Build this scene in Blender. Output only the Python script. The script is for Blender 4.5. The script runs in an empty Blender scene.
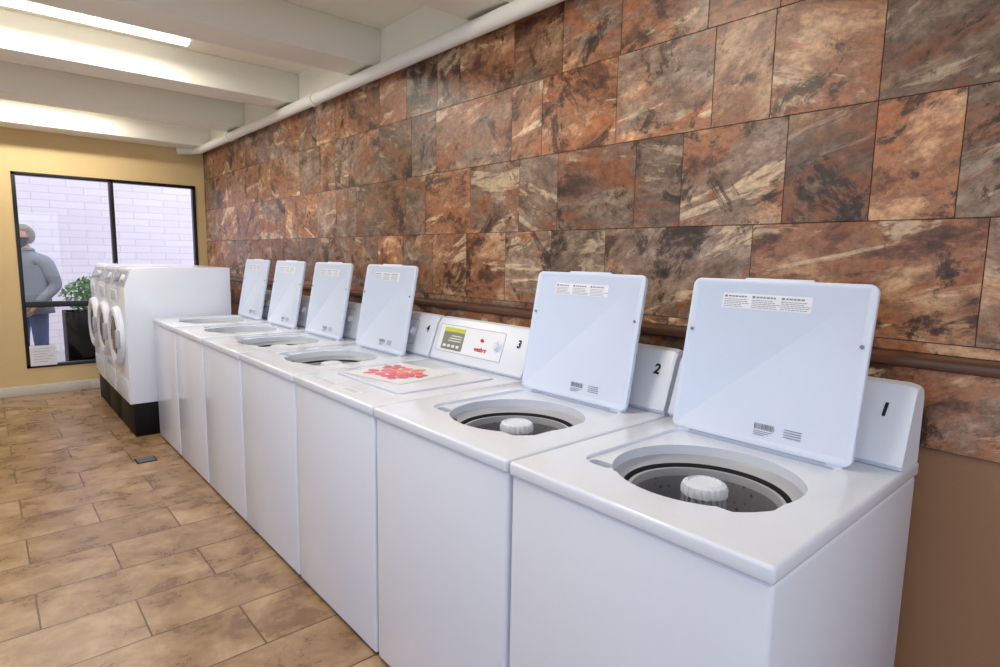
import bpy, bmesh, math, random
from mathutils import Vector, Matrix
random.seed(23)
C=bpy.context.collection
# ------------------------------------------------------------------ materials
def srgb(r,g,b):
    f=lambda c:(c/255/12.92) if c/255<=.04045 else ((c/255+.055)/1.055)**2.4
    return (f(r),f(g),f(b),1)
def mat(name,col,rough=.5,metal=0,noise=0,nscale=8,bump=0,bscale=40,emis=0,spec=.5,coat=0):
    m=bpy.data.materials.new(name);m.use_nodes=True
    nt=m.node_tree;b=nt.nodes['Principled BSDF']
    b.inputs['Base Color'].default_value=col;b.inputs['Roughness'].default_value=rough
    b.inputs['Metallic'].default_value=metal;b.inputs['Specular IOR Level'].default_value=spec
    b.inputs['Coat Weight'].default_value=coat
    tc=nt.nodes.new('ShaderNodeTexCoord')
    n=nt.nodes.new('ShaderNodeTexNoise');n.inputs['Scale'].default_value=nscale;n.inputs['Detail'].default_value=4
    nt.links.new(tc.outputs['Object'],n.inputs['Vector'])
    if noise:
        mx=nt.nodes.new('ShaderNodeMix');mx.data_type='RGBA'
        mx.inputs[6].default_value=tuple(c*(1-noise) for c in col[:3])+(1,)
        mx.inputs[7].default_value=tuple(min(1,c*(1+noise)) for c in col[:3])+(1,)
        nt.links.new(n.outputs['Fac'],mx.inputs[0]);nt.links.new(mx.outputs[2],b.inputs['Base Color'])
    if bump:
        n2=nt.nodes.new('ShaderNodeTexNoise');n2.inputs['Scale'].default_value=bscale;n2.inputs['Detail'].default_value=3
        nt.links.new(tc.outputs['Object'],n2.inputs['Vector'])
        bp=nt.nodes.new('ShaderNodeBump');bp.inputs['Strength'].default_value=bump;bp.inputs['Distance'].default_value=.01
        nt.links.new(n2.outputs['Fac'],bp.inputs['Height']);nt.links.new(bp.outputs[0],b.inputs['Normal'])
    if emis:
        b.inputs['Emission Color'].default_value=col;b.inputs['Emission Strength'].default_value=emis
    return m
M={}
M['enamel']=mat('white_enamel',srgb(222,228,240),.24,noise=.015,nscale=3,coat=.25)
M['lid']=mat('lid_enamel',srgb(208,219,238),.34,noise=.015,nscale=3)
M['plastic']=mat('white_plastic',srgb(220,226,237),.35,noise=.015)
M['lgrey']=mat('light_grey_plastic',srgb(170,173,180),.4,noise=.04)
M['grey']=mat('mid_grey',srgb(120,124,130),.45,noise=.05)
M['dark']=mat('dark_gap',srgb(30,31,34),.6,noise=.1)
M['black']=mat('black_plastic',srgb(8,8,9),.55,noise=.1,spec=.2)
M['ink']=mat('label_ink',srgb(128,132,142),.7,noise=.05)
M['pale']=mat('pale_ink',srgb(176,178,186),.7,noise=.05)
M['inkd']=mat('dark_ink',srgb(18,18,22),.6,noise=.05)
M['sticker']=mat('sticker_paper',srgb(228,231,238),.6,noise=.02)
M['yellow']=mat('label_yellow',srgb(196,200,60),.5,noise=.05)
M['olive']=mat('label_grey_green',srgb(128,130,112),.5,noise=.1,nscale=60)
M['red']=mat('label_red',srgb(205,40,40),.5,noise=.05)
M['pink']=mat('print_pink',srgb(238,120,140),.6,noise=.25,nscale=30)
M['orange']=mat('print_orange',srgb(244,150,130),.6,noise=.2,nscale=30)
M['ceil']=mat('ceiling_paint',srgb(246,240,222),.8,noise=.02,nscale=2,bump=.04,bscale=60)
M['beam']=mat('beam_paint',srgb(248,245,232),.75,noise=.02,nscale=2,bump=.04,bscale=60)
M['pipe']=mat('pipe_paint',srgb(245,243,236),.5,noise=.02)
M['farwall']=mat('beige_paint',srgb(214,188,138),.7,noise=.04,nscale=3,bump=.05,bscale=90)
M['brownwall']=mat('brown_paint',srgb(150,112,82),.6,noise=.06,nscale=4,bump=.06,bscale=90)
M['ledge']=mat('dark_brown_ledge',srgb(88,56,40),.35,noise=.35,nscale=12,bump=.05)
M['base']=mat('baseboard_paint',srgb(205,202,192),.5,noise=.04)
M['frame']=mat('window_frame_black',srgb(16,17,19),.35,noise=.1)
M['grout']=mat('wall_grout',srgb(56,42,35),.9,noise=.1)
M['tube']=mat('lamp_diffuser',(1,.97,.9,1),.5,emis=7)
M['concrete']=mat('concrete_ground',srgb(168,166,160),.85,noise=.1,nscale=3,bump=.2)
M['leaf']=mat('shrub_leaf',srgb(80,124,54),.5,noise=.5,nscale=14)
M['skin']=mat('skin',srgb(206,160,136),.5,noise=.05)
M['hair']=mat('grey_hair',srgb(140,130,118),.7,noise=.25,nscale=60,bump=.5,bscale=120)
M['shirt']=mat('grey_shirt_cloth',srgb(128,134,150),.9,noise=.2,nscale=12,bump=.8,bscale=16)
M['jeans']=mat('denim',srgb(50,72,118),.9,noise=.2,nscale=25,bump=.2)
M['mask']=mat('black_mask_cloth',srgb(16,16,18),.8,noise=.1)
M['eye']=mat('eye_dark',srgb(40,30,26),.3,noise=.1)
M['paint_white']=mat('interior_paint',srgb(228,220,198),.8,noise=.03)
def glassmat():
    m=bpy.data.materials.new('window_glass');m.use_nodes=True;nt=m.node_tree;nt.nodes.clear()
    o=nt.nodes.new('ShaderNodeOutputMaterial');mx=nt.nodes.new('ShaderNodeMixShader');mx.inputs[0].default_value=.03
    t=nt.nodes.new('ShaderNodeBsdfTransparent');g=nt.nodes.new('ShaderNodeBsdfGlossy');g.inputs['Roughness'].default_value=.02
    nt.links.new(t.outputs[0],mx.inputs[1]);nt.links.new(g.outputs[0],mx.inputs[2]);nt.links.new(mx.outputs[0],o.inputs[0]);return m
M['glass']=glassmat()
M['doorglass']=mat('door_dark_glass',srgb(62,68,76),.08,noise=.1,coat=.5)
def steelmat():
    m=mat('basket_steel',srgb(150,152,156),.4,metal=.35);nt=m.node_tree;b=nt.nodes['Principled BSDF']
    tc=nt.nodes.new('ShaderNodeTexCoord');v=nt.nodes.new('ShaderNodeTexVoronoi');v.inputs['Scale'].default_value=45
    r=nt.nodes.new('ShaderNodeValToRGB');r.color_ramp.elements[0].position=.16;r.color_ramp.elements[0].color=srgb(90,92,96)
    r.color_ramp.elements[1].position=.24;r.color_ramp.elements[1].color=srgb(140,142,148)
    nt.links.new(tc.outputs['Object'],v.inputs['Vector']);nt.links.new(v.outputs['Distance'],r.inputs[0]);nt.links.new(r.outputs[0],b.inputs['Base Color']);return m
M['steel']=steelmat()
def ramp(nt,els):
    r=nt.nodes.new('ShaderNodeValToRGB');cr=r.color_ramp
    while len(cr.elements)<len(els): cr.elements.new(.5)
    for e,(p,c) in zip(cr.elements,els): e.position=p;e.color=c
    return r
def stone():
    m=bpy.data.materials.new('slate_wall_tile');m.use_nodes=True;nt=m.node_tree;b=nt.nodes['Principled BSDF'];L=nt.links.new
    tc=nt.nodes.new('ShaderNodeTexCoord');at=nt.nodes.new('ShaderNodeAttribute');at.attribute_name='tid'
    sep=nt.nodes.new('ShaderNodeSeparateXYZ');L(at.outputs['Vector'],sep.inputs[0])
    sc=nt.nodes.new('ShaderNodeVectorMath');sc.operation='SCALE';sc.inputs['Scale'].default_value=23;L(at.outputs['Vector'],sc.inputs[0])
    ad=nt.nodes.new('ShaderNodeVectorMath');ad.operation='ADD';L(tc.outputs['Object'],ad.inputs[0]);L(sc.outputs[0],ad.inputs[1])
    an=nt.nodes.new('ShaderNodeMapRange');an.inputs['To Min'].default_value=-.4;an.inputs['To Max'].default_value=.5;L(sep.outputs[0],an.inputs[0])
    vr=nt.nodes.new('ShaderNodeVectorRotate');vr.rotation_type='X_AXIS';L(ad.outputs[0],vr.inputs['Vector']);L(an.outputs[0],vr.inputs['Angle'])
    def noise(s,d,r,dist,scale,off):
        mp=nt.nodes.new('ShaderNodeMapping');mp.inputs['Scale'].default_value=scale;mp.inputs['Location'].default_value=(off,off*1.3,off*.7);L(vr.outputs[0],mp.inputs['Vector'])
        n=nt.nodes.new('ShaderNodeTexNoise');n.inputs['Scale'].default_value=s;n.inputs['Detail'].default_value=d
        n.inputs['Roughness'].default_value=r;n.inputs['Distortion'].default_value=dist;L(mp.outputs[0],n.inputs['Vector']);return n.outputs['Fac']
    def mixc(fac,a,bb,blend='MIX'):
        x=nt.nodes.new('ShaderNodeMix');x.data_type='RGBA';x.blend_type=blend
        if isinstance(fac,(int,float)): x.inputs[0].default_value=fac
        else: L(fac,x.inputs[0])
        for i,s in((6,a),(7,bb)):
            if isinstance(s,tuple): x.inputs[i].default_value=s
            else: L(s,x.inputs[i])
        return x.outputs[2]
    def math_(op,a,bv):
        x=nt.nodes.new('ShaderNodeMath');x.operation=op
        for i,s in((0,a),(1,bv)):
            if isinstance(s,(int,float)): x.inputs[i].default_value=s
            else: L(s,x.inputs[i])
        return x.outputs[0]
    w=lambda v:(v,v,v,1)
    n1=noise(4.2,10,.70,.3,(1,.8,1.6),0)
    r1=ramp(nt,[(.36,srgb(82,54,41)),(.43,srgb(122,80,58)),(.48,srgb(166,110,76)),(.52,srgb(144,102,78)),(.57,srgb(182,134,100)),(.64,srgb(206,166,130))]);L(n1,r1.inputs[0])
    col=r1.outputs[0]
    n2=noise(2.2,7,.64,.4,(1,.8,1.4),5)
    n2b=math_('ADD',n2,math_('MULTIPLY',math_('SUBTRACT',sep.outputs[2],.5),.28))
    k2=ramp(nt,[(.50,w(0)),(.57,w(.85))]);L(n2b,k2.inputs[0])
    n2c=noise(9,8,.72,.3,(1,.8,1.7),9);r2=ramp(nt,[(.36,srgb(96,78,66)),(.5,srgb(136,114,98)),(.63,srgb(174,154,136))]);L(n2c,r2.inputs[0])
    col=mixc(k2.outputs[0],col,r2.outputs[0])
    n3=noise(2.4,11,.68,.9,(1,.6,2.6),13);k3=ramp(nt,[(.57,w(0)),(.60,w(.7)),(.68,w(.95))]);L(n3,k3.inputs[0])
    col=mixc(k3.outputs[0],col,srgb(216,190,158))
    n4=noise(2.7,11,.70,.9,(1,.7,2.1),21);k4=ramp(nt,[(.545,w(0)),(.585,w(.7)),(.70,w(.85))]);L(n4,k4.inputs[0])
    col=mixc(k4.outputs[0],col,srgb(158,92,56))
    n5=noise(4.2,11,.76,.5,(1,1,1.2),31);k5=ramp(nt,[(.36,w(.95)),(.42,w(.75)),(.458,w(0))]);L(n5,k5.inputs[0])
    col=mixc(k5.outputs[0],col,srgb(46,33,27))
    n6=noise(26,8,.78,.2,(1,1,1.3),41);r6=ramp(nt,[(.38,w(.55)),(.5,w(1)),(.62,w(1.3))]);L(n6,r6.inputs[0])
    col=mixc(.8,col,r6.outputs[0],'MULTIPLY')
    hs=nt.nodes.new('ShaderNodeHueSaturation');hs.inputs['Saturation'].default_value=1.0;hs.inputs['Hue'].default_value=.503
    vl=nt.nodes.new('ShaderNodeMapRange');vl.inputs['To Min'].default_value=.62;vl.inputs['To Max'].default_value=1.2;L(sep.outputs[1],vl.inputs[0])
    L(vl.outputs[0],hs.inputs['Value']);L(col,hs.inputs['Color']);L(hs.outputs[0],b.inputs['Base Color'])
    b.inputs['Roughness'].default_value=.38
    bp=nt.nodes.new('ShaderNodeBump');bp.inputs['Strength'].default_value=.3;bp.inputs['Distance'].default_value=.006;L(n5,bp.inputs['Height']);L(bp.outputs[0],b.inputs['Normal'])
    return m
M['stone']=stone()
def floormat():
    m=bpy.data.materials.new('floor_tile');m.use_nodes=True;nt=m.node_tree;b=nt.nodes['Principled BSDF'];L=nt.links.new
    tc=nt.nodes.new('ShaderNodeTexCoord');mp=nt.nodes.new('ShaderNodeMapping');mp.inputs['Location'].default_value=(FX,FY,0);L(tc.outputs['Object'],mp.inputs[0])
    br=nt.nodes.new('ShaderNodeTexBrick');br.offset=.5;br.inputs['Scale'].default_value=1;br.inputs['Brick Width'].default_value=FW;br.inputs['Row Height'].default_value=FH
    br.inputs['Mortar Size'].default_value=.0035;br.inputs['Mortar Smooth'].default_value=.1
    br.inputs['Color1'].default_value=(.25,.25,.25,1);br.inputs['Color2'].default_value=(.95,.95,.95,1);br.inputs['Mortar'].default_value=(.5,.5,.5,1);L(mp.outputs[0],br.inputs['Vector'])
    n=nt.nodes.new('ShaderNodeTexNoise');n.inputs['Scale'].default_value=5;n.inputs['Detail'].default_value=10;n.inputs['Roughness'].default_value=.7;n.inputs['Distortion'].default_value=.3
    sc=nt.nodes.new('ShaderNodeVectorMath');sc.operation='SCALE';sc.inputs['Scale'].default_value=9;L(br.outputs['Color'],sc.inputs[0])
    ad=nt.nodes.new('ShaderNodeVectorMath');ad.operation='ADD';L(tc.outputs['Object'],ad.inputs[0]);L(sc.outputs[0],ad.inputs[1]);L(ad.outputs[0],n.inputs['Vector'])
    r=ramp(nt,[(.35,srgb(122,92,66)),(.5,srgb(158,126,94)),(.65,srgb(188,158,124))]);L(n.outputs['Fac'],r.inputs[0])
    mu=nt.nodes.new('ShaderNodeMix');mu.data_type='RGBA';mu.blend_type='MULTIPLY';mu.inputs[0].default_value=.25;L(r.outputs[0],mu.inputs[6]);L(br.outputs['Color'],mu.inputs[7])
    mx=nt.nodes.new('ShaderNodeMix');mx.data_type='RGBA';L(br.outputs['Fac'],mx.inputs[0]);L(mu.outputs[2],mx.inputs[6]);mx.inputs[7].default_value=srgb(86,66,50)
    L(mx.outputs[2],b.inputs['Base Color'])
    rr=nt.nodes.new('ShaderNodeMapRange');rr.inputs['To Min'].default_value=.18;rr.inputs['To Max'].default_value=.4;L(n.outputs['Fac'],rr.inputs[0]);L(rr.outputs[0],b.inputs['Roughness'])
    iv=nt.nodes.new('ShaderNodeMath');iv.operation='SUBTRACT';iv.inputs[0].default_value=1;L(br.outputs['Fac'],iv.inputs[1])
    bp=nt.nodes.new('ShaderNodeBump');bp.inputs['Strength'].default_value=.5;bp.inputs['Distance'].default_value=.004;L(iv.outputs[0],bp.inputs['Height']);L(bp.outputs[0],b.inputs['Normal'])
    return m
def brickmat():
    m=bpy.data.materials.new('white_painted_brick');m.use_nodes=True;nt=m.node_tree;b=nt.nodes['Principled BSDF'];L=nt.links.new
    tc=nt.nodes.new('ShaderNodeTexCoord');mp=nt.nodes.new('ShaderNodeMapping');mp.inputs['Rotation'].default_value=(math.radians(90),0,0);L(tc.outputs['Object'],mp.inputs[0])
    br=nt.nodes.new('ShaderNodeTexBrick');br.inputs['Scale'].default_value=1;br.inputs['Brick Width'].default_value=.4;br.inputs['Row Height'].default_value=.1;br.inputs['Mortar Size'].default_value=.006
    br.inputs['Color1'].default_value=srgb(232,216,216);br.inputs['Color2'].default_value=srgb(226,209,211);br.inputs['Mortar'].default_value=srgb(210,192,198);L(mp.outputs[0],br.inputs['Vector'])
    L(br.outputs['Color'],b.inputs['Base Color']);b.inputs['Roughness'].default_value=.8;return m
M['brick']=brickmat()
# ------------------------------------------------------------------ helpers
def finish(ob,ang=35):
    me=ob.data
    for p in me.polygons: p.use_smooth=True
    try: me.set_sharp_from_angle(angle=math.radians(ang))
    except Exception: pass
def obj(name,me,parent=None,mats=(),smooth=True,ang=35):
    ob=bpy.data.objects.new(name,me);C.objects.link(ob)
    for m in mats: me.materials.append(m)
    if parent: ob.parent=parent
    if smooth: finish(ob,ang)
    return ob
def empty(name,loc=(0,0,0)):
    e=bpy.data.objects.new(name,None);e.location=loc;e.empty_display_size=.1;C.objects.link(e);return e
def addbox(bm,x0,x1,y0,y1,z0,z1,bev=0,seg=2,mi=0):
    g=bmesh.ops.create_cube(bm,size=1)
    vs=g['verts'];bmesh.ops.scale(bm,verts=vs,vec=(x1-x0,y1-y0,z1-z0));bmesh.ops.translate(bm,verts=vs,vec=((x0+x1)/2,(y0+y1)/2,(z0+z1)/2))
    fs=list({f for v in vs for f in v.link_faces})
    for f in fs: f.material_index=mi
    if bev:
        es=list({e for v in vs for e in v.link_edges})
        bmesh.ops.bevel(bm,geom=es,offset=bev,segments=seg,profile=.5,affect='EDGES',material=mi)
def boxes(name,lst,mats,parent=None,bev=0,seg=2):
    bm=bmesh.new()
    for b in lst:
        mi=b[6] if len(b)>6 else 0
        addbox(bm,*b[:6],bev=bev,seg=seg,mi=mi)
    me=bpy.data.meshes.new(name);bm.to_mesh(me);bm.free()
    return obj(name,me,parent,mats if isinstance(mats,(list,tuple)) else [mats])
def lathe(name,prof,center,mats,parent=None,n=64,segm=None,ribs=0,ramp_=0,axis='Z'):
    bm=bmesh.new();rings=[]
    for k,(r,z) in enumerate(prof):
        ring=[]
        for i in range(n):
            a=2*math.pi*i/n;rr=r
            if ribs and r>.02: rr=r*(1+ramp_*(1 if math.cos(a*ribs)>0 else -1))
            if axis=='Z': p=(center[0]+rr*math.cos(a),center[1]+rr*math.sin(a),center[2]+z)
            else: p=(center[0]-z,center[1]+rr*math.cos(a),center[2]+rr*math.sin(a))
            ring.append(bm.verts.new(p))
        rings.append(ring)
    for k in range(len(rings)-1):
        for i in range(n):
            f=bm.faces.new((rings[k][i],rings[k][(i+1)%n],rings[k+1][(i+1)%n],rings[k+1][i]))
            f.material_index=segm[k] if segm else 0
    if prof[-1][0]<.2:
        f=bm.faces.new(rings[-1]);f.material_index=segm[-1] if segm else 0
    bmesh.ops.recalc_face_normals(bm,faces=bm.faces)
    me=bpy.data.meshes.new(name);bm.to_mesh(me);bm.free();return obj(name,me,parent,mats,ang=30)
def rrect(w,h,r,n=6):
    pts=[]
    for cx,cy,a0 in ((w-r,h-r,0),(r,h-r,90),(r,r,180),(w-r,r,270)):
        for i in range(n+1):
            a=math.radians(a0+90*i/n);pts.append((cx+r*math.cos(a),cy+r*math.sin(a)))
    return pts
def prism(name,pts,fn,depth,mats,parent=None,inset=None,bev=0):
    bm=bmesh.new()
    a=[bm.verts.new((u,v,0)) for u,v in pts];b=[bm.verts.new((u,v,depth)) for u,v in pts]
    n=len(pts);fb=bm.faces.new(a);ft=bm.faces.new(b)
    for i in range(n): bm.faces.new((a[i],a[(i+1)%n],b[(i+1)%n],b[i]))
    bmesh.ops.recalc_face_normals(bm,faces=bm.faces)
    if bev:
        es=[e for e in ft.edges]+[e for e in fb.edges]
        bmesh.ops.bevel(bm,geom=es,offset=bev,segments=2,profile=.5,affect='EDGES')
    if inset:
        ft=max(bm.faces,key=lambda f:(round(f.calc_center_median().z,5),f.calc_area()))
        bmesh.ops.inset_region(bm,faces=[ft],thickness=inset[0]);bmesh.ops.inset_region(bm,faces=[ft],thickness=inset[1],depth=-inset[2])
    for v in bm.verts: v.co=Vector(fn(*v.co))
    bmesh.ops.recalc_face_normals(bm,faces=bm.faces)
    me=bpy.data.meshes.new(name);bm.to_mesh(me);bm.free();return obj(name,me,parent,mats)
def booled(ob,cutters):
    for c in cutters:
        m=ob.modifiers.new('b','BOOLEAN');m.object=c;m.operation='DIFFERENCE';m.solver='EXACT'
    dg=bpy.context.evaluated_depsgraph_get();me=bpy.data.meshes.new_from_object(ob.evaluated_get(dg))
    ob.modifiers.clear();old=ob.data;ob.data=me;bpy.data.meshes.remove(old)
    for c in cutters: bpy.data.objects.remove(c)
    finish(ob,30)
def text(name,s,size,X,Y,org,m,parent,ext=.0006,align='CENTER',off=.0008):
    cu=bpy.data.curves.new(name,'FONT');cu.body=s;cu.size=size;cu.extrude=ext;cu.align_x=align;cu.align_y='CENTER';cu.offset=off
    ob=bpy.data.objects.new(name,cu);C.objects.link(ob);cu.materials.append(m)
    X=Vector(X).normalized();Y=Vector(Y).normalized();Z=X.cross(Y)
    mt=Matrix((X,Y,Z)).transposed().to_4x4();mt.translation=Vector(org);ob.parent=parent;ob.matrix_local=mt;return ob
# ------------------------------------------------------------------ room
XW=1.985;YF=7.33;XL=-2.4;YN=-2.4;ZS=2.8
FW,FH=.62,.31
FY=.31*8-2.38;FX=.31-.39
M['floor']=floormat()
boxes('floor',[(XL-.1,XW+.1,YN-.1,YF+.1,-.06,0)],M['floor'])
boxes('ceiling',[(XL-.1,XW+.1,YN-.1,YF+.1,ZS,ZS+.1)],M['ceil'])
y=3.7-1.25*4
k=0
ce=empty('ceiling_beams')
while y<6.6:
    boxes('beam_%d'%k,[(XL,XW-.02,y-.3,y,2.58,ZS)],M['beam'],ce,bev=.006);y+=1.25;k+=1
boxes('beam_%d'%k,[(XL,XW-.02,YF-.34,YF,2.54,ZS)],M['beam'],ce,bev=.006)
ZT=2.555
boxes('trim_1',[(XW-.02,XW,YN,YF,ZT,ZS)],M['beam'])
WX0,WX1,WZ0,WZ1=.285,1.875,.265,2.15
boxes('wall_back',[(XL-.1,WX0,YF,YF+.12,0,ZS),(WX1,XW+.1,YF,YF+.12,0,ZS),(WX0,WX1,YF,YF+.12,0,WZ0),(WX0,WX1,YF,YF+.12,WZ1,ZS)],M['farwall'])
boxes('wall_right',[(XW,XW+.1,YN,YF,0,ZS)],M['brownwall'])
CX=1.875;LZ=1.178
boxes('wall_right_lower',[(CX,XW,YN,YF,0,LZ-.026)],M['brownwall'])
boxes('wall_left',[(XL-.12,XL,YN,YF,0,.5),(XL-.12,XL,YN,YF,2.2,ZS),(XL-.12,XL,YN,-1.6,.5,2.2),(XL-.12,XL,1.2,1.8,.5,2.2),(XL-.12,XL,4.4,YF,.5,2.2)],M['paint_white'])
boxes('wall_front',[(XL,-1.8,YN-.12,YN,0,ZS),(1.5,XW,YN-.12,YN,0,ZS),(-1.8,1.5,YN-.12,YN,2.3,ZS),(-1.8,1.5,YN-.12,YN,0,.1)],M['paint_white'])
boxes('baseboard_back',[(XL,.79,YF-.014,YF,0,.095),(.79,XW-.12,YF-.014,YF,0,.095)],M['base'],bev=.003)
boxes('trim_2',[(CX-.024,XW-.001,YN,YF,LZ-.026,LZ)],M['ledge'],bev=.005)
w=empty('window_1')
f=.032;yy=YF-.01
boxes('frame',[(WX0,WX1,yy,yy+.07,WZ1-f,WZ1),(WX0,WX1,yy,yy+.07,WZ0,WZ0+f),(WX0,WX0+f,yy,yy+.07,WZ0,WZ1),(WX1-f,WX1,yy,yy+.07,WZ0,WZ1),
  (1.06,1.10,yy,yy+.07,WZ0,WZ1),(WX0,WX1,yy+.005,yy+.06,.86,.915)],M['frame'],w,bev=.003)
boxes('glass_pane',[(WX0+.02,WX1-.02,yy+.034,yy+.038,WZ0+.02,WZ1-.02)],M['glass'],w)
w2=empty('window_2');
boxes('frame',[(XL-.08,XL-.03,-1.6,1.2,.5,.54),(XL-.08,XL-.03,-1.6,1.2,2.16,2.2),(XL-.08,XL-.03,-1.6,-1.56,.5,2.2),(XL-.08,XL-.03,1.16,1.2,.5,2.2),(XL-.08,XL-.03,-.22,-.18,.5,2.2)],M['frame'],w2)
w3=empty('window_3');
boxes('frame',[(XL-.08,XL-.03,1.8,4.4,.5,.54),(XL-.08,XL-.03,1.8,4.4,2.16,2.2),(XL-.08,XL-.03,1.8,1.84,.5,2.2),(XL-.08,XL-.03,4.36,4.4,.5,2.2),(XL-.08,XL-.03,3.08,3.12,.5,2.2)],M['frame'],w3)
w4=empty('window_4')
boxes('frame',[(-1.8,1.5,YN-.08,YN-.03,.1,.15),(-1.8,1.5,YN-.08,YN-.03,2.25,2.3),(-1.8,-1.75,YN-.08,YN-.03,.1,2.3),(1.45,1.5,YN-.08,YN-.03,.1,2.3),(-.72,-.67,YN-.08,YN-.03,.1,2.3),(.38,.43,YN-.08,YN-.03,.1,2.3)],M['frame'],w4)
pn=empty('paper_notice')
boxes('sheet',[(.315,.525,YF-.0125,YF-.0105,.285,.485)],M['sticker'],pn)
boxes('print_lines',[(.345,.495-.02*(i%3),YF-.0135,YF-.0125,.452-.026*i,.457-.026*i) for i in range(6)],M['pale'],pn)
pp=empty('ceiling_pipe')
def tube(name,pts,r,m,parent):
    cu=bpy.data.curves.new(name,'CURVE');cu.dimensions='3D';cu.bevel_depth=r;cu.bevel_resolution=6;cu.use_fill_caps=True
    s=cu.splines.new('POLY');s.points.add(len(pts)-1)
    for p,q in zip(s.points,pts): p.co=(*q,1)
    o=bpy.data.objects.new(name,cu);C.objects.link(o);cu.materials.append(m);o.parent=parent;return o
PX,PZ=1.90,2.525
tube('pipe_run',[(PX,YN,PZ),(PX,YF-.13,PZ),(PX-.02,YF-.09,PZ),(PX-.06,YF-.07,PZ-.005),(PX-.12,YF-.07,PZ-.01),(PX-.2,YF-.07,PZ-.02)],.04,M['pipe'],pp)
for q in (.2,4.2,6.1): tube('coupling',[(PX,q,PZ),(PX,q+.07,PZ)],.046,M['pipe'],pp)
def tiles():
    bm=bmesh.new();lay=bm.verts.layers.float_vector.new('tid')
    W,H=.627,.339
    def tile(y0,y1,z0,z1,x):
        t=(random.random(),random.random(),random.random());g=.0011
        before=set(bm.verts)
        addbox(bm,x-.012,x,y0+g,y1-g,z0+g,z1-g,bev=.001,seg=1)
        for v in bm.verts:
            if v not in before: v[lay]=t
    def row(z0,z1,x,off,halves=.6):
        yv=off
        while yv>YN+W: yv-=W
        while yv<YF:
            a,b=max(yv,YN),min(yv+W,YF)
            if random.random()<halves and b-a>.6:
                mid=a+W*random.choice((.5,.5,.4,.33,.67));tile(a,mid,z0,z1,x);tile(mid,b,z0,z1,x)
            elif b-a>.01: tile(a,b,z0,z1,x)
            yv+=W
    row(2.226,ZT,XW,.3,.7)
    row(1.887,2.226,XW,.31,.7);row(1.548,1.887,XW,-.004,.5);row(1.209,1.548,XW,.34,.5)
    row(LZ,1.209,XW,.02,0)
    row(.94,LZ-.027,CX,.20,.2)
    me=bpy.data.meshes.new('wall_tile_cladding');bm.to_mesh(me);bm.free()
    return me
e=empty('wall_tile_cladding');obj('stone_tiles',tiles(),e,[M['stone']],smooth=False)
boxes('grout',[(XW-.0105,XW-.0005,YN,YF,LZ,ZT),(CX-.0105,CX-.0005,YN,YF,.94,LZ-.027)],M['grout'],e)
def fixture(x0,x1,y,z,power):
    e=empty('ceiling_light_fixture')
    boxes('housing',[(x0-.02,x1+.02,y-.04,y+.04,z+.01,ZS)],M['pipe'],e,bev=.006)
    boxes('diffuser',[(x0,x1,y-.03,y+.03,z-.02,z+.012)],M['tube'],e,bev=.006)
    ld=bpy.data.lights.new('tube_lamp','AREA');ld.shape='RECTANGLE';ld.size=x1-x0;ld.size_y=.1;ld.energy=power;ld.color=(1,.93,.83)
    o=bpy.data.objects.new('tube_lamp',ld);C.objects.link(o);o.location=((x0+x1)/2,y,z-.03);o.parent=e
fixture(-.35,1.10,4.29,2.74,32);fixture(-.35,1.08,1.7,2.74,28);fixture(-.35,1.08,-.8,2.74,14);fixture(-.35,1.08,6.65,2.74,24)
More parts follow.
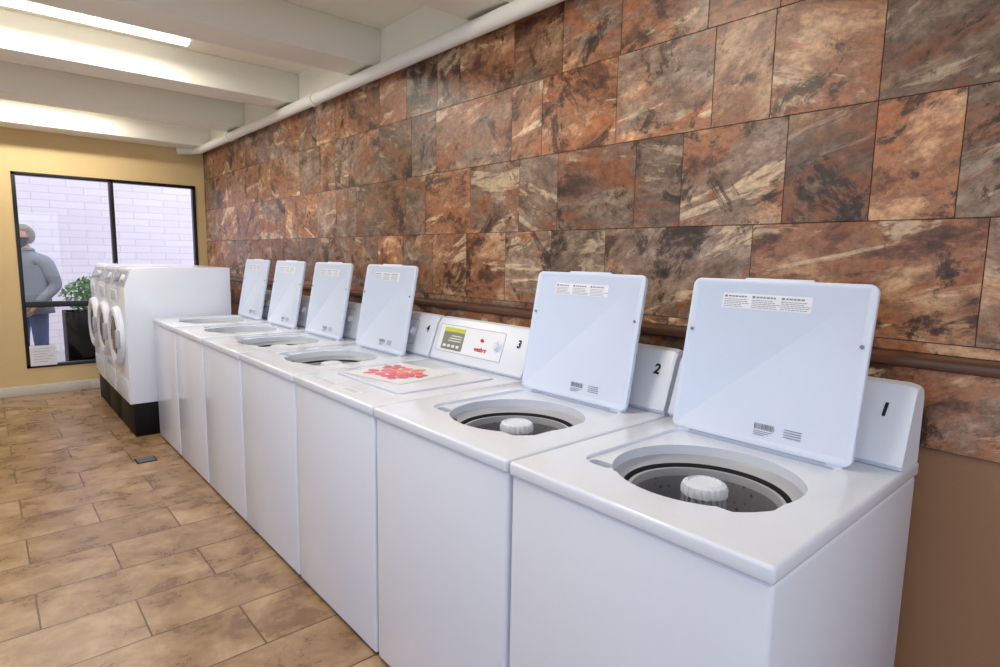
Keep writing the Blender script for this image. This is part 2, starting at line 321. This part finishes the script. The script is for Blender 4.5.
# ------------------------------------------------------------------ washers
XF=.961;D=.832
def washer(y0,y1,number,openlid=True,paper=False):
    w=y1-y0-.008
    E=empty('top_load_washing_machine',(XF,y0+.004,0))
    cab=boxes('cabinet',[(.008,D-.01,.003,w-.003,.012,.884)],M['enamel'],E,bev=.010,seg=3)
    bm=bmesh.new();bm.from_mesh(cab.data)
    bmesh.ops.delete(bm,geom=[f for f in bm.faces if f.calc_center_median().z>.8835],context='FACES');bm.to_mesh(cab.data);bm.free()
    boxes('kick_and_feet',[(.03,D-.03,.02,w-.02,0,.014)],M['dark'],E)
    top=boxes('top_panel',[(0,D,0,w,.8845,.92)],M['enamel'],E,bev=.008,seg=3)
    yc=.33*w/.66-.012;xc=.335;r=.222;LW=.50;L0=.5*w-LW/2+.006
    def cyl(r_,z0,z1,x,y_,n=96):
        bm=bmesh.new();bmesh.ops.create_cone(bm,cap_ends=True,segments=n,radius1=r_,radius2=r_,depth=z1-z0);bmesh.ops.translate(bm,verts=bm.verts,vec=(x,y_,(z0+z1)/2))
        me=bpy.data.meshes.new('c');bm.to_mesh(me);bm.free();o=bpy.data.objects.new('c',me);C.objects.link(o);o.parent=E;return o
    HX=.618
    if openlid:
        rec=prism('c',rrect(HX-.165+.01,LW-.035,.05),lambda u,v,n:(.155+u,L0+.0175+v,.911+n),.05,[M['enamel']],E)
        sl=prism('c',rrect(.032,.07,.015),lambda u,v,n:(.175+u,L0+LW-.10+v,.85+n),.1,[M['enamel']],E)
        c1=cyl(r,.85,.95,xc,yc)
        bpy.context.view_layer.update()
        booled(top,[rec,c1,sl])
        boxes('dispenser_pocket',[(.170,.212,L0+LW-.105,L0+LW-.025,.84,.885)],M['grey'],E)
        lathe('tub',[(r-.0005,.910),(r-.001,.885),(.212,.876),(.196,.868),(.194,.85),(.187,.85),(.185,.860),(.176,.860),(.173,.84),(.173,.52),(.10,.50),(.05,.50)],(xc,yc,0),[M['plastic'],M['lgrey'],M['dark'],M['steel']],E,96,[0,1,1,2,2,1,1,1,3,3,3])
        lathe('agitator',[(.11,.51),(.085,.56),(.06,.64),(.052,.72),(.050,.862),(.050,.872)],(xc,yc,0),[M['lgrey']],E,120,ribs=20,ramp_=.06)
        lathe('agitator_cap',[(.054,.862),(.0545,.876),(.050,.886),(.040,.891),(.038,.887),(.008,.887)],(xc,yc,0),[M['plastic']],E,120,ribs=20,ramp_=.02)
    else:
        rec=prism('c',rrect(HX-.155+.01,LW+.008,.026),lambda u,v,n:(.157+u,L0-.004+v,.914+n),.05,[M['enamel']],E)
        bpy.context.view_layer.update();booled(top,[rec])
    al=math.radians(10.8)
    if openlid:
        V=Vector((math.sin(al),0,math.cos(al)));N=Vector((-math.cos(al),0,math.sin(al)));O=Vector((HX,L0,.923))
    else:
        V=Vector((-1,0,0));N=Vector((0,0,-1));O=Vector((HX,L0,.927))
    LL=.456
    fn=lambda u,v,n:O+Vector((0,1,0))*u+V*v+N*(n)
    prism('lid',rrect(LW,LL,.022),fn,.016 if openlid else .012,[M['lid'] if openlid else M['enamel']],E,inset=(.010,.006,.004) if openlid else None,bev=.003)
    if openlid:
        prism('lid_lip',rrect(.19,.012,.005),lambda u,v,n:fn(LW/2-.095+u,LL-.006+v,-.002+n),.010,[M['lid']],E,bev=.002)
        boxes('hinge',[(HX-.012,HX+.02,L0+.02,L0+.06,.918,.932),(HX-.012,HX+.02,L0+LW-.06,L0+LW-.02,.918,.932)],M['plastic'],E,bev=.002)
        nn=.0125
        def quad(nm,u0,u1,v0,v1,m,h=.0006,zz=0):
            prism(nm,[(u0,v0),(u1,v0),(u1,v1),(u0,v1)],lambda u,v,n:fn(LW-u,v,nn+zz+n),h,[m],E)
        quad('label_plate',.10,.35,.372,.415,M['sticker'])
        bm=bmesh.new()
        def ln(u0,u1,v0,v1,d=.0014,mi=0):
            vs=[bm.verts.new(fn(LW-a,b,nn+d)) for a,b in((u0,v0),(u1,v0),(u1,v1),(u0,v1))];f=bm.faces.new(vs);f.material_index=mi
        for cix in range(3):
            u0=.106+cix*.082
            ln(u0,u0+.008,.4035,.4095,mi=1)
            x=u0+.012
            while x<u0+.060:
                l=.005+random.random()*.004;ln(x,x+l,.4045,.4085,mi=1);x+=l+.0022
            for i in range(5):
                x=u0;e_=u0+.072-random.random()*.02
                while x<e_:
                    l=.004+random.random()*.008;ln(x,x+l,.397-i*.0052,.3985-i*.0052);x+=l+.0016
        x=.25
        while x<.305:
            l=random.choice((.0009,.0016,.0024));ln(x,x+l,.046,.062,mi=1);x+=l+.0016
        for i in range(3): ln(.25,.30-.01*i,.040-i*.005,.0415-i*.005)
        for i in range(4): ln(.33,.375,.058-i*.0065,.060-i*.0065)
        me=bpy.data.meshes.new('label_print');bm.to_mesh(me);bm.free();obj('label_print',me,E,[M['ink'],M['grey']],smooth=False)
        for uu,vv in((.018,.30),(.482,.30)):
            p=fn(LW-uu,vv,.0165);lathe('lid_bumper',[(.005,0),(.0045,.003),(.002,.004)],p,[M['ink']],E,16,axis='X')
    prof=[(.700,.921),(.688,.935),(.700,.965),(.748,1.105),(.762,1.124),(.785,1.130),(.815,1.122),(.826,1.10),(.826,.921)]
    bm=bmesh.new();yb=.004;cuts=[(yb,.86),(yb+.006,.95),(yb+.022,1.0),(w-yb-.022,1.0),(w-yb-.006,.95),(w-yb,.86)]
    cx=.77;rg=[]
    for yq,s in cuts:
        rg.append([bm.verts.new((cx+(px-cx)*(.8+.2*s),yq,.921+(pz-.921)*(s*.35+.65))) for px,pz in prof])
    n=len(prof)
    for a,b in zip(rg,rg[1:]):
        for i in range(n): bm.faces.new((a[i],a[(i+1)%n],b[(i+1)%n],b[i]))
    bm.faces.new(rg[0]);bm.faces.new(rg[-1]);bmesh.ops.recalc_face_normals(bm,faces=bm.faces)
    me=bpy.data.meshes.new('console');bm.to_mesh(me);bm.free();obj('console',me,E,[M['plastic']],ang=28)
    S=Vector((.048,0,.14)).normalized();NN=Vector((-S.z,0,S.x));P0=Vector((.700,0,.965))
    cf=lambda u,v,n:P0+Vector((0,u,0))+S*v+NN*n
    def cq(nm,u0,u1,v0,v1,m,h=.001,r_=.006): prism(nm,rrect(u1-u0,v1-v0,r_,3),lambda u,v,n:cf(u0+u,v0+v,n),h,[m],E)
    cq('control_border',.155,w-.035,.006,.139,M['lgrey'],.0012)
    cq('control_strip',.158,w-.038,.009,.136,M['sticker'],.0016)
    cq('control_label',w-.235,w-.075,.018,.105,M['olive'],.003);cq('control_header',w-.235,w-.075,.105,.125,M['yellow'],.003,.003)
    for i in range(4): cq('button',w-.215+.034*i,w-.195+.034*i,.03,.042,M['sticker'],.006,.003)
    for i in range(3): cq('label_line',w-.22,w-.12-.01*i,.06+.012*i,.064+.012*i,M['sticker'],.0035,.001)
    text('brand_lettering','washer',.030,(0,-1,0),S,cf(.30,.045,.0025),M['red'],E)
    lathe('brand_mark',[(.012,0),(.012,.001),(.002,.0012)],cf(.30,.085,.002),[M['red']],E,24,axis='X')
    c=cf(.19,.075,0);q=lathe('knob',[(.024,0),(.024,.006),(.018,.01),(.016,.022),(.013,.024),(.004,.024)],(0,0,0),[M['plastic']],E,32,axis='X');q.location=c;q.rotation_euler=(0,math.atan2(.048,.14),0)
    text('number_label',str(number),.048,(0,-1,0),S-Vector((0,.18,0)),cf(.062,.10,.0018),M['inkd'],E,off=.0014)
    if paper:
        bm=bmesh.new();zz=.9285
        def poly(pts,mi,z):
            f=bm.faces.new([bm.verts.new((x,y_,z)) for x,y_ in pts]);f.material_index=mi
        cxp,cyp=.36,.43;an=math.radians(10)
        R=lambda a,b:(cxp+a*math.cos(an)-b*math.sin(an),cyp+a*math.sin(an)+b*math.cos(an))
        poly([R(-.16,-.20),R(.16,-.20),R(.16,.16),R(-.16,.16)],0,zz)
        kk=0
        for j,(ox,oy,S_) in enumerate(((-.05,.05,.75),(.04,-.03,.8),(.06,.09,.55),(-.07,-.07,.6),(.0,-.12,.5))):
          for i in range(5):
            a=2*math.pi*i/5+.2+j*.7;l=.095*S_;wd=.030*S_
            ca,sa=math.cos(a),math.sin(a);pts=[]
            for t_,s in((.12,0),(.4,.8),(.75,1),(1,.35),(1,-.35),(.75,-1),(.4,-.8)):
                px=ox+t_*l*ca-s*wd*sa;py=oy+(t_*l*sa+s*wd*ca)*1.1;pts.append(R(max(-.155,min(.155,px)),max(-.195,min(.155,py))))
            kk+=1;poly(pts,1 if j!=1 else 2,zz+.0004+.0001*kk)
        for f_ in bm.faces:
            if f_.normal.z<0:f_.normal_flip()
        me=bpy.data.meshes.new('flower_print_sheet');bm.to_mesh(me);bm.free();obj('flower_print_sheet',me,E,[M['sticker'],M['pink'],M['orange']],smooth=False)
        for k_ in range(2):
            boxes('instruction_sticker',[(.04,.075,.20+.2*k_,.32+.2*k_,.9195,.9206)],M['sticker'],E)
            boxes('instruction_print',[(.045+i*.007,.047+i*.007,.21+.2*k_,.31+.2*k_,.9205,.9209) for i in range(4)],M['ink'],E)
B=[.388,1.058,1.738,2.415,3.11,3.79,4.45,5.10]
for i in range(7): washer(B[i],B[i+1],i+1,openlid=(i!=2),paper=(i==2))
# ------------------------------------------------------------------ front loaders
def frontloader(y0,w):
    E=empty('front_load_washing_machine',(.80,y0+.003,0));w=w-.006;D2=.76
    boxes('plinth',[(.02,D2-.02,.0,w,0,.255)],M['black'],E,bev=.006)
    prof=[(0,.257),(0,1.14),(.055,1.288),(.075,1.30),(D2,1.30),(D2,.257)]
    prism('cabinet',prof,lambda u,v,n:(u,n,v),w,[M['enamel']],E,bev=.008)
    S=Vector((.055,0,.148)).normalized();NN=Vector((-S.z,0,S.x))
    cf=lambda u,v,n:Vector((0,u,1.14))+S*v+NN*n
    prism('control_panel',rrect(w-.05,.12,.01,3),lambda u,v,n:cf(.025+u,.02+v,n),.004,[M['lgrey']],E)
    prism('display',rrect(.16,.07,.006,3),lambda u,v,n:cf(w*.5+u,.045+v,n),.007,[M['doorglass']],E)
    q=lathe('dial',[(.03,0),(.028,.02),(.005,.022)],(0,0,0),[M['plastic']],E,32,axis='X');q.location=cf(.13,.08,.003);q.rotation_euler=(0,.35,0)
    boxes('detergent_drawer',[(-.006,.004,w*.55,w-.03,1.03,1.12)],M['plastic'],E,bev=.003)
    c=(-.001,w/2,.76)
    lathe('door_ring',[(.235,0),(.235,.02),(.222,.04),(.20,.048),(.165,.04),(.155,.02)],c,[M['plastic']],E,64,axis='X')
    lathe('door_glass',[(.16,.02),(.14,.036),(.10,.048),(.05,.054),(.01,.055)],c,[M['doorglass']],E,48,axis='X')
    boxes('door_handle',[(-.062,-.035,w/2-.235,w/2-.195,.69,.83)],M['lgrey'],E,bev=.008)
    boxes('door_hinge',[(-.03,0,w/2+.21,w/2+.255,.66,.86)],M['lgrey'],E,bev=.005)
    boxes('service_panel',[(-.004,.002,.03,w-.03,.285,.44)],M['plastic'],E,bev=.002)
for i in range(3): frontloader(5.17+.58*i,.58)
dr=empty('floor_drain',(.77,4.55,0))
boxes('rim',[(-.06,.06,-.06,.06,0,.004)],M['black'],dr)
boxes('grate_bars',[(-.052,.052,-.05+.018*i,-.043+.018*i,.004,.007) for i in range(6)],M['grey'],dr)
# ------------------------------------------------------------------ outside
boxes('exterior_ground',[(-6,8,YF+.12,10.6,-.1,0),(-8,8,-9,YN-.12,-.1,0),(-9,XL-.12,YN-.12,YF+.12,-.1,0)],M['concrete'])
boxes('exterior_brick_wall',[(-4,7,10.4,10.6,0,5)],M['brick'])
pl=empty('planter_with_shrub')
boxes('planter_box',[(.70,1.7,8.25,8.27,0,.72),(.70,1.7,8.63,8.65,0,.72),(.70,.72,8.25,8.65,0,.72),(1.68,1.7,8.25,8.65,0,.72),(.70,1.7,8.25,8.65,0,.6)],M['black'],pl,bev=.004)
bm=bmesh.new()
for i in range(1600):
    u=Vector((random.gauss(0,1),random.gauss(0,1),random.gauss(0,1))).normalized()*random.random()**.4
    c=Vector((1.17+u.x*.5,8.45+u.y*.24,.90+u.z*.24));s=.035
    a=Vector((random.gauss(0,1),random.gauss(0,1),random.gauss(0,1))).normalized();b=a.orthogonal().normalized()
    bm.faces.new([bm.verts.new(c+a*s),bm.verts.new(c+b*s*.45),bm.verts.new(c-a*s),bm.verts.new(c-b*s*.45)])
me=bpy.data.meshes.new('leaves');bm.to_mesh(me);bm.free();obj('leaves',me,pl,[M['leaf']],smooth=False)
# ------------------------------------------------------------------ person
PE=empty('woman_standing',(.365,7.74,0));PE.rotation_euler=(0,0,math.radians(-42));PE.scale=(1.06,1.06,.975)
def skin(name,verts,edges,rad,sub=2,root=0):
    me=bpy.data.meshes.new(name);me.from_pydata(verts,edges,[]);ob=bpy.data.objects.new(name,me);C.objects.link(ob)
    s=ob.modifiers.new('s','SKIN');s.use_smooth_shade=True
    sub_=ob.modifiers.new('u','SUBSURF');sub_.levels=sub;sub_.render_levels=sub
    for i,r in enumerate(rad):
        v=me.skin_vertices[0].data[i];v.radius=(r if isinstance(r,tuple) else (r,r));v.use_root=(i==root)
    bpy.context.view_layer.update();dg=bpy.context.evaluated_depsgraph_get();m2=bpy.data.meshes.new_from_object(ob.evaluated_get(dg))
    bpy.data.objects.remove(ob);return m2
vs=[(0,0,.95),(0,0,1.08),(0,-.005,1.22),(0,0,1.34),(0,0,1.42),(0,-.015,1.48),(0,-.02,1.54),
    (.11,0,1.37),(.185,.0,1.345),(.245,.05,1.08),(.17,-.12,.90),
    (-.11,0,1.37),(-.185,0,1.345),(-.225,.04,1.08),(-.19,-.10,.88),
    (.085,0,.86),(.095,-.01,.48),(.10,.02,.09),(.10,-.10,.045),
    (-.085,0,.86),(-.095,-.01,.48),(-.10,.02,.09),(-.10,-.10,.045)]
ed=[(0,1),(1,2),(2,3),(3,4),(4,5),(5,6),(3,7),(7,8),(8,9),(9,10),(3,11),(11,12),(12,13),(13,14),(0,15),(15,16),(16,17),(17,18),(0,19),(19,20),(20,21),(21,22)]
rd=[(.16,.12),(.145,.11),(.16,.12),(.15,.11),(.075,.07),.05,.048,.08,.076,.060,.040,.08,.076,.060,.040,.088,.062,.046,.04,.088,.062,.046,.04]
me=skin('body',vs,ed,rd)
body=obj('body',me,PE,[M['shirt'],M['jeans'],M['skin'],M['black']],smooth=False)
for p in me.polygons:
    p.use_smooth=True;z=p.center.z;x=abs(p.center.x)
    p.material_index=0 if z>.86 or (x>.15 and z>.8) else 1
    if z>1.455 and x<.1: p.material_index=2
    if z<.09: p.material_index=3
bm=bmesh.new();rg=[]
for z,rx,ry in((1.30,.178,.128),(1.2,.182,.135),(1.05,.178,.138),(.92,.195,.15),(.80,.215,.165),(.795,.208,.158)):
    rg.append([bm.verts.new((rx*math.cos(t*math.pi/16)*(1+.02*math.sin(t*1.9+z*5)),ry*math.sin(t*math.pi/16),z)) for t in range(32)])
for a,b in zip(rg,rg[1:]):
    for i in range(32): bm.faces.new((a[i],b[i],b[(i+1)%32],a[(i+1)%32]))
me=bpy.data.meshes.new('shirt_hem');bm.to_mesh(me);bm.free();obj('shirt_hem',me,PE,[M['shirt']],ang=80)
bm=bmesh.new();rg=[]
for z,rr,oy in((1.43,.085,0),(1.475,.068,-.006),(1.455,.088,-.006)):
    rg.append([bm.verts.new((rr*math.cos(t*math.pi/10),oy+rr*.9*math.sin(t*math.pi/10),z)) for t in range(20)])
for a,b in zip(rg,rg[1:]):
    for i in range(20): bm.faces.new((a[i],b[i],b[(i+1)%20],a[(i+1)%20]))
me=bpy.data.meshes.new('shirt_collar');bm.to_mesh(me);bm.free();obj('shirt_collar',me,PE,[M['shirt']],ang=60)
def ball(name,c,r,m,sc=(1,1,1),n=24,fn=None):
    bm=bmesh.new();bmesh.ops.create_uvsphere(bm,u_segments=n,v_segments=n*2//3,radius=1)
    for v in bm.verts:
        p=Vector((v.co.x*sc[0],v.co.y*sc[1],v.co.z*sc[2]))*r
        if fn:p=fn(p,v.co.copy())
        v.co=p+Vector(c)
    me=bpy.data.meshes.new(name);bm.to_mesh(me);bm.free();return obj(name,me,PE,[m],ang=180)
hc=(0,-.035,1.59)
def hf(p,u):
    if u.z<0: p.x*=1-.28*(-u.z);p.y*=1-.12*(-u.z)
    if u.y<-.9 and abs(u.x)<.25 and -.35<u.z<.05: p.y-=.018
    return p
ball('head',hc,.1,M['skin'],(.76,.95,1.15),40,hf)
ball('nose',(0,-.135,1.578),.016,M['skin'],(.8,1,1.3),12)
ball('mouth',(0,-.124,1.545),.012,M['red'],(1.8,.5,.5),12)
for s in(-1,1):
    ball('ear',(s*.078,-.02,1.585),.026,M['skin'],(.35,.7,1.2),12);ball('eye',(s*.03,-.122,1.603),.0095,M['eye'],(1.3,.6,.8),12)
def mf(p,u):
    if u.z<0: p.x*=1-.28*(-u.z);p.y*=1-.12*(-u.z)
    p.z=min(p.z,-.008)if u.y<.1 else -.03
    if u.y<-.9 and abs(u.x)<.3: p.y-=.014
    if u.y>.05: p.y*=.1
    return p
ball('face_mask',hc,.107,M['mask'],(.77,.97,1.13),40,mf)
def hr(p,u):
    if u.y<-.25 and u.z<.42: p*=.86
    p*=1+.03*math.sin(u.x*22)*math.cos(u.z*17)
    if u.z<-.3: p.z=max(p.z,-.085)
    return p
ball('hair',(0,-.018,1.605),.112,M['hair'],(.84,.95,1.0),40,hr)
def hand(wr,dirv,side,par):
    d=Vector(dirv).normalized();s=Vector((0,-1,0));s=(s-d*s.dot(d)).normalized();n=d.cross(s)*side
    W=Vector(wr)
    vv=[W,W+d*.04,W+d*.085];obj('palm',skin('palm',vv,[(0,1),(1,2)],[(.026,.018),(.036,.016),(.036,.013)]),par,[M['skin']],ang=180)
    for i,(o,l) in enumerate(((.026,.068),(.009,.078),(-.009,.072),(-.026,.056))):
        b=W+d*.08+s*o;k1=b+d*l*.45+n*.006;k2=k1+d*l*.3+n*.014;k3=k2+d*l*.2+n*.016
        obj('finger_%d'%(i+1),skin('f',[b,k1,k2,k3],[(0,1),(1,2),(2,3)],[.009,.0088,.008,.0065]),par,[M['skin']],ang=180)
    b=W+d*.03+s*.026;k1=b+d*.025+s*.026+n*.006;k2=k1+d*.028+s*.008+n*.01
    obj('thumb',skin('t',[b,k1,k2],[(0,1),(1,2)],[.012,.0105,.008]),par,[M['skin']],ang=180)
hand((.165,-.13,.895),(-.25,-.35,-.9),1,PE);hand((-.189,-.104,.875),(.15,-.3,-.95),-1,PE)
# ------------------------------------------------------------------ light
wd=bpy.data.worlds.new('sky');bpy.context.scene.world=wd;wd.use_nodes=True
bg=wd.node_tree.nodes['Background'];bg.inputs[0].default_value=(.67,.78,1.0,1);bg.inputs[1].default_value=2.55
def area(name,loc,rot,sx,sy,e,col,portal=False):
    ld=bpy.data.lights.new(name,'AREA');ld.shape='RECTANGLE';ld.size=sx;ld.size_y=sy;ld.energy=e;ld.color=col
    if portal: ld.cycles.is_portal=True
    o=bpy.data.objects.new(name,ld);C.objects.link(o);o.location=loc;o.rotation_euler=rot;return o
area('portal_front',(-.15,YN-.14,1.2),(math.radians(90),0,0),3.3,2.2,1,(1,1,1),True)
area('portal_left_a',(XL-.14,-.2,1.35),(0,math.radians(-90),0),1.7,2.8,1,(1,1,1),True)
area('portal_left_b',(XL-.14,3.1,1.35),(0,math.radians(-90),0),1.7,2.6,1,(1,1,1),True)
area('portal_back',(1.08,YF+.14,1.2),(math.radians(-90),0,0),1.6,1.9,1,(1,1,1),True)
# ------------------------------------------------------------------ camera
t,p,r,h=.7202,.1280,.0171,1.4246
F=Vector((math.sin(t)*math.cos(p),math.cos(t)*math.cos(p),-math.sin(p)));R=Vector((math.cos(t),-math.sin(t),0));U=R.cross(F)
R2=R*math.cos(r)+U*math.sin(r);U2=U*math.cos(r)-R*math.sin(r)
cd=bpy.data.cameras.new('camera');cd.sensor_width=36;cd.lens=592.8*36/1000;cd.clip_start=.02
co=bpy.data.objects.new('camera',cd);C.objects.link(co)
mt=Matrix((R2,U2,-F)).transposed().to_4x4();mt.translation=Vector((0,0,h));co.matrix_world=mt
bpy.context.scene.camera=co
try:
    bpy.context.scene.view_settings.view_transform='Standard'
except Exception: pass
